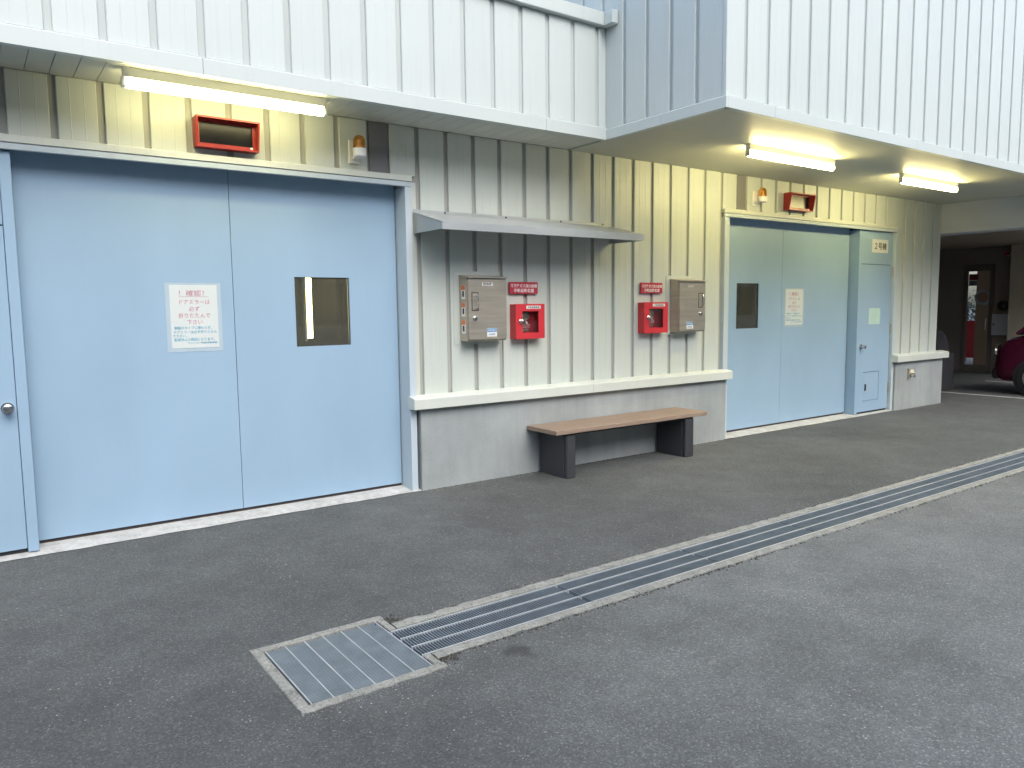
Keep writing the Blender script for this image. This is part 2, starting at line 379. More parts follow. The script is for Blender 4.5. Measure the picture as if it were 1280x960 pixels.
# square pit cover
px0, px1, py0, py1 = PX0+.054, 1.556, PY0+.046, PY1-.044
pc = thing('drain_cover', (px0, py0, -.03), 'square steel drain cover with fine bars at the near end of the channel', 'drain cover')
b = MB(); y = py0+.006
while y < py1-.004:
    b.box(px0+.003, px1-.003, y-.0025, y+.0025, -.028, -.001); y += .0112
o = build(b, 'fine_bars', 'galv', pc); o['kind'] = 'stuff'
for i in range(7):
    xx = px0+.006+(px1-px0-.012)*i/6
    box('cross_rod', 'galvrod', pc, xx-.0026, xx+.0026, py0, py1, -.03, .0022)
# painted bay lines far right
for (x, y0, y1, lab) in ((13.78, -6, 3.2, 'long white painted line on the asphalt in front of the parked car'), (16.38, -4, 1.0, 'short white painted line beyond the parked car')):
    tag(box('bay_line', 'roadpaint', None, x-.045, x+.045, y0, y1, .0035, .0045), lab, 'road marking', 'white parking bay lines')

# ------------------------------------------------------------------ building: parking tower
ZS = 3.045                               # soffit
B = thing('parking_tower', (6, 2, 0), 'cream metal clad parking tower with pale blue steel doors and overhanging upper floor', 'building')
PITCHX = .2772; GW = .043
def panel_mesh(w_, h, mat, d=.034):
    """one cladding sheet: folded edges, two faint ribs; front face at y=0, base at z=0"""
    a = w_/2
    pr = [(-a, d), (-a, .004), (-a+.004, 0), (-a*.36-.004, 0), (-a*.36, -.0012), (-a*.36+.004, 0), (a*.36-.004, 0), (a*.36, -.0012), (a*.36+.004, 0), (a-.004, 0), (a, .004), (a, d)]
    return MB().prism(pr, 2, 0, h).mesh('cladding_panel', mat)
cache = {}
def panel(parent, x, y, z, w_, h, mat, rot=0):
    key = (round(w_, 4), round(h, 4), mat)
    if key not in cache: cache[key] = panel_mesh(w_, h, mat)
    o = put('cladding_panel', cache[key], (x, y, z), parent); o.rotation_euler.z = rot; return o
def panel_row(parent, edges, y, z0, z1, mat):
    """edges: groove centre lines; a sheet sits between each pair"""
    for a, b in zip(edges, edges[1:]):
        if b-a > .06: panel(parent, (a+b)/2, y, z0, b-a-GW, z1-z0, mat)
# --- lower wall with door openings
LW = part('lower_wall', (6, .05, 0), B, 'cream ribbed metal wall over a concrete plinth')
L_DOOR = (-1.0, 3.0, 0, 2.56); R_DOOR = (7.10, 10.80, 0, 2.56)
build(MB().slab((-6, 12.10), (-.3, ZS+.3), .022, .24, [(L_DOOR[0], L_DOOR[1], -.3, 2.60), (R_DOOR[0], R_DOOR[1], -.3, 2.60)]), 'wall_backing', 'groove', LW)
G0 = 3.128
gr_mid = [3.085]+[G0+i*PITCHX for i in range(15)]
gr_mid[-1] = 7.02
gr_mid[0] = 3.06-GW/2+.0
gr_mid = [G0+i*PITCHX for i in range(15)]; gr_mid[-1] = 7.018
box('edge_trim', 'trim', LW, 3.053, G0-GW/2, .0, .0215, .80, 2.597)
panel_row(LW, gr_mid, 0, .80, ZS-.002, 'clad')
# above left door
el = [2.425-.2705*i for i in range(0, 16)][::-1]
panel_row(LW, el, 0, 2.648, ZS-.002, 'clad')
lastl = el[-1]
panel_row(LW, [lastl, 2.70], 0, 2.648, ZS-.002, 'clad')
box('infill_strip', 'darkpanel', LW, 2.70, 2.868, .010, .0215, 2.648, ZS-.002)
panel_row(LW, [2.855, G0], 0, 2.648, ZS-.002, 'clad')
# above right door
panel_row(LW, [7.018, 7.30], 0, 2.648, ZS-.002, 'clad')
box('infill_strip', 'darkpanel', LW, 7.30, 7.455, .010, .0215, 2.648, ZS-.002)
er = [7.455, 7.735]+[7.735+PITCHX*1.02*i for i in range(1, 12)]
er = [e for e in er if e < 10.83]
panel_row(LW, er, 0, 2.648, ZS-.002, 'clad')
e2 = [er[-1]]+[er[-1]+PITCHX*1.0*i for i in range(1, 6)]
e2 = [e for e in e2 if e < 12.0]+[12.135]
panel_row(LW, [er[-1]]+[e for e in e2 if e > er[-1]+.05], 0, .80, ZS-.002, 'clad') if er[-1] > 10.78 else None
if er[-1] <= 10.78:
    panel_row(LW, [er[-1], 10.84], 0, 2.648, ZS-.002, 'clad')
    panel_row(LW, [10.80]+[10.80+PITCHX*i for i in range(1, 5)]+[12.135], 0, .80, ZS-.002, 'clad')
box('corner_trim', 'trim', LW, 12.10, 12.14, -.004, .3, .80, ZS-.002, .003)
# return wall of the tower at its far corner
box('end_wall', 'clad', LW, 12.08, 12.125, .30, 5.0, -.2, ZS-.004)
# head flashings over both doors
box('head_flashing', 'trim', LW, -5, 3.055, -.038, .03, 2.598, 2.646, .004)
box('head_flashing', 'trim', LW, 7.03, 10.84, -.038, .03, 2.598, 2.646, .004)
# plinths, sills
def plinth(x0, x1, y1=.30):
    build(MB().box(x0, x1, -.055, y1, -.3, .715, .006), 'plinth', 'plinth', LW)
plinth(3.075, 7.075, .021); plinth(10.86, 12.27, .40)
def sill(x0, x1, y1):
    pr = [(-.115, .712), (-.115, .795), (-.10, .806), (y1, .822), (y1, .712)]
    build(MB().prism(pr, 0, x0, x1), 'sill', 'sill', LW)
sill(2.985, 4.98, -.001); sill(4.9835, 7.115, -.001); sill(10.80, 12.335, -.001)
# side of plinth towards the doors, casing strips
# --- upper left storey (overhang)
YL, YR, X5 = -.54, -1.86, 4.75
UL = part('upper_wall', (2, YL, ZS), B, 'white ribbed parapet wall over the left door')
box('wall_backing', 'upgroove', UL, -6, X5-.002, YL+.018, YL+.12, ZS+.02, 4.04)
eu = [.485-.277*k for k in range(1, 12)][::-1]+[.485+.2772*k for k in range(0, 16)]
eu = [e for e in eu if e < X5-.1]+[X5+GW/2-.002]
panel_row(UL, eu, YL, ZS+.10, 3.985, 'upclad')
def flash(parent, x0, x1, y, z0, z1, mat='upclad', t_=.022): 
    pr = [(y-t_, z0), (y-t_, z1-.012), (y-.001, z1), (y+.03, z1), (y+.03, z0)]
    return build(MB().prism(pr, 0, x0, x1), 'bottom_flashing', mat, parent)
for a, b in ((-6, -2.0), (-1.997, 1.310), (1.313, 4.055), (4.058, X5-.003)): flash(UL, a, b, YL, ZS-.012, ZS+.098)
box('wall_coping', 'upclad', UL, -6, X5-.004, YL-.05, YL+.22, 3.99, 4.105, .006)
box('coping_end', 'upclad', UL, X5-.075, X5-.006, YL-.16, YL-.052, 3.985, 4.10, .006)
box('roof_deck', 'upgroove', UL, -6, X5-.004, YL+.13, 4, 3.80, 3.86)
# soffit boards of the left overhang
SF = part('soffit', (2, -.25, ZS), B, 'board soffit under the left overhang')
sm = MB().box(-.0645, .0645, -.255, .255, 0, .02, .002).mesh('soffit_board', 'soffit')
x = -3.5
while x < X5+.0:
    put('soffit_board', sm, (x, -.2625, ZS+random.uniform(0, .0012)), SF); x += .1318
box('soffit_backing', 'groove', SF, -6, X5-.004, -.51, .03, ZS+.022, ZS+.05)
# --- projecting upper storey on the right
UR = part('projecting_storey', (8, YR, ZS), B, 'tall white ribbed upper storey projecting over the right door')
XR1, ZT = 22.0, 9.0
box('wall_backing', 'upgroove', UR, X5+.03, XR1, YR+.018, YR+.12, ZS+.02, ZT)
er2 = [4.70+.2772*k*.995 for k in range(0, 60)]
er2 = [X5-GW/2]+[e for e in er2 if e > X5+.1]
panel_row(UR, er2, YR, ZS+.085, ZT, 'upclad')
for a, b in ((X5-.002, 5.33), (5.333, 8.55), (8.553, 12.5), (12.503, 17), (17.003, XR1)): flash(UR, a, b, YR, ZS-.012, ZS+.083)
# side face (looking left)
SW = part('side_wall', (X5, 0, ZS), B, 'shaded ribbed side wall of the projecting storey')
box('wall_backing', 'upgroove', SW, X5+.018, X5+.1, YR+.125, 6, ZS+.02, ZT)
box('corner_trim', 'upclad', SW, X5-.002, X5+.029, YR+.002, YR+.035, ZS+.085, ZT)
ys = [YR+.02+.268*k for k in range(0, 30)]
for a, b in zip(ys, ys[1:]):
    key = ('side', round(b-a-.04, 3))
    if key not in cache: cache[key] = panel_mesh(b-a-.04, ZT-ZS-.085, 'upclad')
    o = put('cladding_panel', cache[key], (X5, (a+b)/2, ZS+.085), SW); o.rotation_euler.z = -math.pi/2
pr = [(X5-.022, ZS-.012), (X5-.022, ZS+.07), (X5-.001, ZS+.083), (X5+.028, ZS+.083), (X5+.028, ZS-.012)]
for a, b in ((YR-.02, -1.22), (-1.217, YL-.024)): build(MB().prism([(p[0], p[1]) for p in pr], 1, a, b), 'bottom_flashing', 'upclad', SW)
# smooth soffit under it
SR = part('smooth_soffit', (8, -1, ZS), B, 'smooth soffit of the projecting storey holding two lamps')
build(MB().box(X5+.029, 9.2, YR+.031, .03, ZS, ZS+.018), 'soffit_sheet', 'soffit2', SR)
build(MB().box(9.203, XR1, YR+.031, 0.03, ZS+.0, ZS+.018), 'soffit_sheet', 'soffit2', SR)
box('floor_slab', 'groove', SR, X5+.105, XR1, YR+.125, 6, ZS+.022, ZS+.3)

# --- doors
def big_door(name, x0, x1, seam, win, label):
    D = part(name, ((x0+x1)/2, .15, 0), B, label)
    for a, b in ((x0, seam), (seam, x1)):
        a2, b2 = a+.0022, b-.0022
        h = [win] if a < win[0] < b else []
        build(MB().slab((a2, b2), (.048, 2.585), .15, .195, h), 'door_leaf', 'door', D)
    build(MB().box(win[0]-.001, win[1]+.001, .168, .174, win[2]-.001, win[3]+.001), 'window_pane', 'lightenedglass', D)
    # thin bead round the pane
    b = MB().slab((win[0]-.0, win[1]+.0), (win[2], win[3]), .158, .166, [(win[0]+.006, win[1]-.006, win[2]+.006, win[3]-.006)])
    build(b, 'window_bead', 'gap', D)
    box('bottom_rail', 'rust', D, x0, x1, .165, .19, .012, .047)
    return D
DL = big_door('sliding_door', .29, 2.985, 1.628, (2.098, 2.553, 1.268, 1.813), 'large pale blue two leaf steel door on the left with a lamp behind its window')
DRr = big_door('sliding_door', 7.135, 9.90, 8.395, (7.50, 7.925, 1.272, 1.817), 'large pale blue two leaf steel door on the right with a dark window')
# casings: head and jamb folded sheet
def casing(D, x0, x1, left_jamb, right_jamb):
    pr = [(-.030, 2.560), (-.030, 2.596), (.23, 2.596), (.23, 2.590), (.0, 2.586), (.0, 2.560)]
    build(MB().box(x0, x1, -.030, .0, 2.556, 2.596, .003), 'door_head', 'casing', D)
    build(MB().box(x0+.002, x1-.002, .001, .23, 2.590, 2.597), 'head_lining', 'casing', D)
    if right_jamb: build(MB().box(right_jamb, x1, -.030, .20, 0, 2.554, .003), 'door_jamb', 'casing', D)
    if left_jamb: build(MB().box(x0, left_jamb, -.030, .20, 0, 2.554, .003), 'door_jamb', 'casing', D)
casing(DL, -1.0, 3.050, None, 2.992)
casing(DRr, 7.045, 10.85, 7.128, 10.795)
# small doors set beside the big ones
def small_door(x0, x1, hinge, label, knob_x, hatch=True):
    D = part('pedestrian_door', ((x0+x1)/2, .03, 0), B, label)
    yf = .015
    ps = .062
    # surround: stile next to the big door, transom panel above
    st = (x0-.012, x0+.05) if knob_x < (x0+x1)/2 else (x1-.05, x1+.012)
    build(MB().box(st[0], st[1], yf-.008, .20, .02, 2.552, .003), 'door_post', 'door', D)
    a, b = (st[1]+.003, x1) if knob_x < (x0+x1)/2 else (x0, st[0]-.003)
    build(MB().box(a, b, yf, yf+.05, 2.102, 2.552, .002), 'transom_panel', 'door', D)
    if hatch:
        hx0, hx1, hz0, hz1 = a+.14, a+.56, .19, .60
        build(MB().slab((a, b), (.045, 2.094), yf, yf+.045, [(hx0, hx1, hz0, hz1)]), 'door_leaf', 'door', D)
        build(MB().box(hx0+.005, hx1-.007, yf+.002, yf+.04, hz0+.006, hz1-.006), 'hatch_flap', 'door', D)
        build(MB().box(hx0+.05, hx0+.075, yf-.012, yf+.004, .34, .43, .004), 'hatch_pull', 'blackmatte', D)
    else:
        build(MB().box(a, b, yf, yf+.045, .045, 2.094, .002), 'door_leaf', 'door', D)
    build(MB().box(a-.002, b, yf+.02, yf+.04, 2.0945, 2.1015), 'shadow_gap', 'gap', D)
    build(MB().box(a, b, yf+.02, yf+.05, .015, .044), 'bottom_gap', 'gap', D)
    k = MB().lathe([(.036, 0), (.036, -.008), (.014, -.012), (.012, -.035), (.026, -.042), (.031, -.056), (.028, -.070), (.014, -.076)], (knob_x, yf, .962), 1, 20)
    build(k, 'door_knob', 'chrome', D, True)
    if hinge:
        for z in (.28, 1.12, 1.93):
            build(MB().tube([(x1+.006, yf-.010, z), (x1+.006, yf-.010, z+.14)], .013, 10), 'hinge', 'steel', D)
    return D
small_door(9.925, 10.785, True, 'narrow pale blue door with a knob and a low hatch beside the right door', 10.03)
small_door(-.72, .272, False, 'narrow pale blue door with a round knob cut off at the left edge', .170, False)
# thresholds
def threshold(x0, x1, n, seed):
    rnd = random.Random(seed); vs = []; fs = []
    for i in range(n+1):
        x = x0+(x1-x0)*i/n; j = rnd.uniform(-.008, .008)
        vs += [(x, -.05+j, .0045), (x, .05, .018), (x, .30, .030)]
    for i in range(n):
        for q in range(2): fs.append((3*i+q, 3*i+3+q, 3*i+4+q, 3*i+1+q))
    return build(MB().add(vs, fs), 'threshold', 'thresh', B)
threshold(-3, 3.072, 60, 1); threshold(7.078, 10.858, 40, 2)
# shaft behind each big door
def shaft(x0, x1, nm):
    s_ = part('lift_shaft', ((x0+x1)/2, 2, 0), B)
    mb = MB(); mb.box(x0, x1, 5.0, 5.05, 0, 3); mb.box(x0-.05, x0, .245, 5.05, 0, 3); mb.box(x1, x1+.05, .245, 5.05, 0, 3)
    mb.box(x0, x1, .245, 5, 2.95, 3.0); mb.box(x0, x1, .245, 5, -.05, .002)
    build(mb, 'shaft_lining', 'shaft', s_); return s_
s1 = shaft(-.9, 5.2, 'l'); s2 = shaft(6.6, 13.0 if False else 11.9, 'r')
box('light_catch_panel', 'post', s1, 1.2, 5.0, 1.55, 1.58, .01, 2.94)  # panel added close behind the window to catch the tube's light
box('light_catch_panel', 'post', s2, 7.0, 11.5, .95, .98, .01, 2.94)  # panel added so the right window looks less black
for x, y, w_ in ((2.98, 1.15, .10), (3.25, 1.35, .05), (2.80, .9, .03)): box('shaft_post', 'post', s1, x-w_/2, x+w_/2, y, y+.08, .01, 2.94)
for x, y, w_ in ((8.6, .9, .10), (9.1, 1.0, .05), (8.75, .6, .04)): box('shaft_post', 'post', s2, x-w_/2, x+w_/2, y, y+.08, .01, 2.94)

# ------------------------------------------------------------------ lamps
def lamp(x0, x1, y, z, label, mat='tube', group='fluorescent lamps under the overhang'):
    L = thing('fluorescent_lamp', ((x0+x1)/2, y, z), label, 'lamp', group)
    pr = [(y-.028, ZS-.001), (y-.024, z+.034), (y+.024, z+.034), (y+.028, ZS-.001)]
    build(MB().prism(pr, 0, x0, x1), 'lamp_housing', 'white', L)
    for q, s_ in ((x0, 1), (x1, -1)): build(MB().box(q+s_*.002-.012, q+s_*.002+.012, y-.022, y+.022, z-.026, z+.033, .004), 'lamp_holder', 'white', L)
    build(MB().tube([(x0+.016, y, z), (x1-.016, y, z)], .030, 14), 'lamp_tube', mat, L, True)
    return L
lamp(.875, 2.17, -.40, 2.955, 'long lit fluorescent lamp under the left overhang above the black screen')
lamp(6.02, 7.42, -1.10, 2.962, 'lit fluorescent lamp on the smooth soffit nearer the corner edge', 'tubenew')
lamp(8.86, 10.20, -1.07, 2.962, 'lit fluorescent lamp on the smooth soffit farthest to the right', 'tubenew')
tl = thing('shaft_lamp', (2.37, .62, 1.3), 'lit upright tube glowing behind the left door window', 'lamp')
build(MB().tube([(2.385, .62, 1.315), (2.385, .62, 2.35)], .025, 12), 'lamp_tube', 'tubein', tl, True)
build(MB().box(2.33, 2.355, .59, .65, 1.29, 2.38, .004), 'lamp_housing', 'white', tl)
tl2 = thing('shaft_lamp', (3.3, 1.3, 1.35), 'thin far tube at the right edge of the left door window', 'lamp')
build(MB().tube([(3.165, 1.3, 1.42), (3.165, 1.3, 2.2)], .014, 10), 'lamp_tube', 'tubein', tl2, True)
build(MB().box(3.15, 3.18, 1.33, 1.36, 1.40, 2.22), 'lamp_housing', 'white', tl2)

# ------------------------------------------------------------------ red framed screens over the doors
def screen(x0, x1, z0, z1, label):
    W = thing('display_box', ((x0+x1)/2, 0, z0), label, 'display', 'red framed displays above the doors')
    t_ = .012; ft, fb = -.120, -.085
    # hood: top, bottom, two slanted sides
    build(MB().prism([(0, z1-t_), (0, z1), (ft, z1), (ft, z1-t_)], 0, x0, x1), 'hood_top', 'orangered', W)
    build(MB().prism([(0, z0), (0, z0+t_), (fb, z0+t_), (fb, z0)], 0, x0+.001, x1-.001), 'hood_bottom', 'orangered', W)
    for a in (x0, x1-t_):
        build(MB().prism([(-.001, z0+t_+.0005), (-.001, z1-t_-.0005), (ft+.001, z1-t_-.0005), (fb+.001, z0+t_+.0005)], 0, a+.0005, a+t_-.0005), 'hood_side', 'orangered', W)
    fr = MB().slab((x0+t_, x1-t_), (z0+t_, z1-t_), -.045, -.035, [(x0+.034, x1-.034, z0+.036, z1-.026)])
    build(fr, 'inner_frame', 'orangered', W)
    build(MB().box(x0+t_, x1-t_, -.030, -.002, z0+t_, z1-t_), 'screen_face', 'black', W)
    build(MB().lathe([(.010, 0), (.010, -.006), (.004, -.009)], (x1-.045, -.0455, z0+.025), 1, 12), 'screw_cap', 'white', W, True)
screen(1.362, 1.795, 2.688, 2.892, 'red framed black display above the left door')
screen(8.165, 8.665, 2.70, 2.905, 'red framed display above the right door')
# ------------------------------------------------------------------ beacons
def beacon(x, z, label):
    W = thing('warning_beacon', (x, 0, z-.1), label, 'beacon', 'amber warning beacons above the doors')
    y = -.115
    build(MB().box(x-.045, x+.045, -.014, -.001, z-.115, z+.07, .006), 'wall_plate', 'white', W)
    build(MB().box(x-.022, x+.022, y, -.012, z-.085, z-.055, .005), 'bracket_arm', 'white', W)
    build(MB().lathe([(.030, -.086), (.050, -.075), (.053, -.02), (.050, -.014)], (x, y, z), 2, 24), 'beacon_cup', 'white', W, True)
    build(MB().lathe([(.047, -.014), (.047, .035), (.043, .058), (.030, .077), (.012, .085)], (x, y, z), 2, 24), 'beacon_dome', 'amber', W, True)
    build(MB().lathe([(.020, -.013), (.020, .01), (.012, .015), (.014, .04), (.006, .052)], (x, y, z), 2, 14), 'beacon_bulb', 'white', W, True)
beacon(2.56, 2.81, 'amber warning beacon beside the left door lamp')
beacon(7.60, 2.82, 'amber warning beacon above the right door')

# ------------------------------------------------------------------ awning
A = thing('metal_awning', (4.2, 0, 2.17), 'long stainless steel awning on the wall over the control boxes', 'awning')
ax0, ax1, ay = 3.075, 5.30, -.475
th = .004
def sheet(pts, name='', mat='awn'):
    """strip bent along x: pts (y,z), thickness th"""
    lo = [(p[0], p[1]-th) for p in pts][::-1]
    return build(MB().prism(list(pts)+lo, 0, ax0, ax1), name, mat, A)
sheet([(-.002, 2.352), (-.020, 2.352), (ay, 2.236)], 'awning_top')
build(MB().prism([(ay-.003, 2.236), (ay-.003, 2.176), (ay+.001, 2.176), (ay+.001, 2.232)], 0, ax0, ax1), 'front_lip', 'awn', A)
build(MB().box(ax0, ax1, -.006, -.0015, 2.353, 2.380), 'wall_flange', 'awn', A)
for x in (ax0, ax1-.004):
    build(MB().prism([(-.002, 2.180), (-.002, 2.346), (-.02, 2.346), (ay+.002, 2.229), (ay+.002, 2.178)], 0, x+.0003, x+.0037), 'end_plate', 'awn', A)
build(MB().box(ax0+.005, ax1-.005, ay+.003, ay+.035, 2.177, 2.180), 'bottom_fold', 'awn', A)
for x in (3.38, 4.02, 4.66, 5.2): build(MB().lathe([(.008, 0), (.008, -.004), (.003, -.006)], (x, -.0065, 2.368), 1, 8), 'rivet', 'blackmatte', A)

# ------------------------------------------------------------------ stainless boxes
def steel_box(x0, x1, z0, z1, left_handle, label, stickers):
    W = thing('control_box', ((x0+x1)/2, 0, z0), label, 'control box', 'stainless control boxes on the wall')
    y = -.125
    build(MB().box(x0-.06, x1+.012, -.006, -.0015, z0-.03, z1+.055, .001), 'backing_plate', 'clad', W)
    build(MB().box(x0, x1, y, -.0065, z0, z1, .003), 'box_body', 'steel', W)
    build(MB().box(x0+.008, x1-.002, y-.014, y-.001, z0+.012, z1-.012, .003), 'box_door', 'steel', W)
    build(MB().prism([(-.0065, z1+.022), (-.0065, z1+.002), (y-.03, z1-.008), (y-.03, z1+.004)], 0, x0-.004, x1+.004), 'rain_lip', 'steel', W)
    hx = x0+.085 if left_handle else x1-.075
    zc = z0+(z1-z0)*.62; yy = y-.014
    build(MB().tube([(hx, yy, zc-.055), (hx, yy-.03, zc-.055), (hx, yy-.036, zc-.045), (hx, yy-.036, zc+.045), (hx, yy-.03, zc+.055), (hx, yy, zc+.055)], .0065, 8), 'pull_handle', 'chrome', W, True)
    hz = MB().slab((hx-.045, hx+.025), (zc-.08, zc+.08), yy-.002, yy, [(hx-.038, hx+.018, zc-.073, zc+.073)])
    build(hz, 'handle_frame', 'post', W)  # surround darkened to draw in the shadows round the handle
    build(MB().lathe([(.021, 0), (.021, -.008), (.013, -.011), (.012, -.02)], (hx-.012, yy, zc-.145), 1, 16), 'key_lock', 'chrome', W, True)
    lx = x0+(x1-x0)*(.50 if left_handle else .42)
    if left_handle: build(MB().box(lx-.055, lx+.055, yy-.0015, yy-.0002, z1-.075, z1-.047), 'name_label', 'white', W)
    text(W, '操作盤', .026, lx, yy-.003, z1-.071, 'ink' if left_handle else 'white', sx=1.15, bold=.0006)
    sx_ = x0+(x1-x0)*(.60 if left_handle else .40)
    build(MB().box(sx_-.052, sx_+.052, yy-.0015, yy-.0002, z0+.035, z0+.110), 'service_sticker', 'white', W)
    build(MB().box(sx_-.050, sx_+.050, yy-.0022, yy-.0016, z0+.076, z0+.108), 'sticker_band', 'bluelabel', W)
    text(W, '故障連絡先', .016, sx_, yy-.0028, z0+.086, 'white', sx=1.1); text(W, '駐車場係', .016, sx_, yy-.0028, z0+.050, 'bluelabel', sx=1.1)
    if stickers:
        for zz in (z1-.10, z1-.25, z1-.40):
            build(MB().box(x0-.0016, x0-.0003, -.100, -.040, zz-.088, zz+.030), 'warning_sticker', 'white', W)
            build(MB().box(x0-.0024, x0-.0017, -.099, -.041, zz-.010, zz+.029), 'sticker_band', 'orange', W)
            build(MB().box(x0-.0024, x0-.0017, -.083, -.056, zz-.068, zz-.018, .0002), 'sticker_figure', 'ink', W)
steel_box(3.512, 3.925, 1.268, 1.822, True, 'stainless control box with orange warning stickers on its side, under the awning', True)
steel_box(6.175, 6.60, 1.272, 1.822, False, 'stainless control box without side stickers, next to the right door', False)
# ------------------------------------------------------------------ red call boxes and plates
def red_box(x0, x1, z0, z1, label):
    W = thing('release_box', ((x0+x1)/2, 0, z0), label, 'alarm box', 'red manual release boxes')
    y = -.095; wx0, wx1, wz0, wz1 = x0+.075, x1-.07, z0+.055, z1-.065
    build(MB().slab((x0, x1), (z0, z1), y+.012, -.0015, [(x0+.012, x1-.012, z0+.012, z1-.012)]), 'box_body', 'red', W)
    build(MB().box(x0+.012, x1-.012, -.012, -.0015, z0+.012, z1-.012), 'box_back', 'red', W)
    build(MB().slab((x0-.002, x1+.002), (z0-.002, z1+.002), y, y+.0115, [(wx0, wx1, wz0, wz1)]), 'box_door', 'red', W)
    build(MB().box(wx0-.004, wx1+.004, y+.013, y+.016, wz0-.004, wz1+.004), 'window_pane', 'glass', W)
    xc = (wx0+wx1)/2
    build(MB().lathe([(.040, 0), (.040, -.010), (.030, -.014)], (xc, -.0125, wz1-.045), 1, 20), 'bell_plate', 'steel', W, True)
    build(MB().lathe([(.016, 0), (.016, -.016), (.010, -.020)], (xc, -.0125, wz0+.088), 1, 16), 'push_button', 'white', W, True)
    build(MB().box(xc-.034, xc+.034, -.014, -.0122, wz0+.01, wz0+.035), 'maker_plate', 'steel', W)
    for k in range(3): build(MB().box(xc-.05, xc+.05, -.0135, -.0122, wz0+.045+.012*k, wz0+.050+.012*k), 'instruction_line', 'whiteink', W)
    build(MB().box(x0+.12, x1-.045, y-.0016, y-.0002, z1-.043, z1-.015), 'name_label', 'white', W)
    text(W, '手動起動装置', .021, (x0+.12+x1-.045)/2, y-.0026, z1-.037, 'ink', sx=1.1)
    kx, kz = x0+.058, z0+(z1-z0)*.50
    build(MB().lathe([(.024, 0), (.024, -.006), (.017, -.010), (.017, -.022)], (kx, y-.0002, kz), 1, 18), 'latch_base', 'chrome', W, True)
    build(MB().tube([(kx, y-.028, kz), (kx+.018, y-.034, kz+.018), (kx+.026, y-.034, kz-.030)], .009, 8), 'latch_lever', 'chrome', W, True)
red_box(4.055, 4.385, 1.270, 1.586, 'red manual release box beside the stickered stainless box')
red_box(5.70, 6.05, 1.276, 1.594, 'red manual release box touching the right stainless box')
def red_plate(x0, x1, z0, z1, label):
    W = thing('sign_plate', ((x0+x1)/2, 0, z0), label, 'sign', 'red sign plates over the release boxes')
    build(MB().box(x0, x1, -.030, -.012, z0, z1, .002), 'plate', 'redsign', W)
    for x in (x0+.05, x1-.07): build(MB().box(x, x+.02, -.0118, -.0012, z0+.02, z1-.02), 'stand_off', 'steel', W)
    c = (x0+x1)/2; wd = x1-x0
    text(W, '不活性ガス消火設備', .034, c, -.0312, z0+.060, 'whiteink', sx=wd*.93/(9*.034), bold=.0008)
    text(W, '手動起動装置', .036, c, -.0312, z0+.016, 'whiteink', sx=wd*.72/(6*.036), bold=.0008)
red_plate(4.035, 4.36, 1.682, 1.790, 'red sign plate with white lettering above the left release box')
red_plate(5.715, 6.035, 1.690, 1.800, 'red sign plate with white lettering above the right release box')

# ------------------------------------------------------------------ paper notices
def notice(x0, x1, z0, z1, y, label, sleeve=True, tilt=.0):
    W = thing('paper_notice', ((x0+x1)/2, y, z0), label, 'notice', 'paper notices taped to the big doors')
    h = z1-z0; wd = x1-x0; c = (x0+x1)/2
    if sleeve: build(MB().box(x0-.030, x1+.028, y-.0012, y-.0003, z0-.028, z1+.015), 'plastic_sleeve', 'sleeve', W)
    build(MB().box(x0, x1, y-.0026, y-.0014, z0, z1), 'paper_sheet', 'paper', W)
    yt = y-.0032
    def ln(s, fr, size, mat, al='CENTER', wf=None, xo=0):
        n = len(s); sx = (wd*wf)/(n*size*h) if wf else 1
        xx = c+xo*wd if al == 'CENTER' else x0+.02*wd+xo*wd
        text(W, s, size*h, xx, yt, z1-fr*h, mat, al, sx=sx, bold=.0002)
    ln('！確認！', .165, .098, 'pink', wf=.66)
    build(MB().box(c-.31*wd, c+.31*wd, yt-.0003, yt+.0003, z1-.187*h, z1-.182*h), 'title_rule', 'pink', W)
    ln('ドアミラーは', .30, .083, 'pink', wf=.68)
    ln('必ず', .41, .083, 'pink', wf=.235)
    ln('折りたたんで', .515, .083, 'pink', wf=.68)
    ln('下さい', .62, .083, 'pink', wf=.34)
    ln('車輌のタイプに関わらず、', .70, .052, 'blue', wf=.84, xo=-.02)
    ln('ドアミラーは必ず折りたたん', .765, .052, 'blue', wf=.92)
    ln('で下さい。', .825, .052, 'blue', wf=.34, xo=-.31)
    ln('駐車停止の原因になります。', .885, .052, 'blue', wf=.90)
    ln('マンション駐車場管理者', .932, .030, 'blue', wf=.64, xo=.14)
    return W
notice(1.182, 1.509, 1.291, 1.745, .1497, 'white paper notice in a clear sleeve taped to the left door')
notice(8.475, 8.845, 1.295, 1.750, .1497, 'white paper notice taped to the right door')
W = thing('number_sign', (10.40, 0, 2.265), 'small white sign with black building number above the narrow right door', 'sign')
build(MB().box(10.235, 10.655, .0105, .0148, 2.262, 2.445, .001), 'plate', 'white', W)
text(W, '2号棟' if False else '２号棟', .105, 10.445, .0098, 2.312, 'ink', sx=1.05, bold=.0018)
W = thing('green_notice', (10.35, 0, 1.47), 'pale green paper notice taped to the narrow right door', 'notice')
build(MB().box(10.215, 10.505, .0125, .0146, 1.268, 1.490), 'paper_sheet', 'greenpaper', W)
for k in range(6): build(MB().box(10.235, 10.235+random.uniform(.18, .25), .0119, .0124, 1.46-.032*k-.008, 1.46-.032*k), 'text_line', 'casing', W)

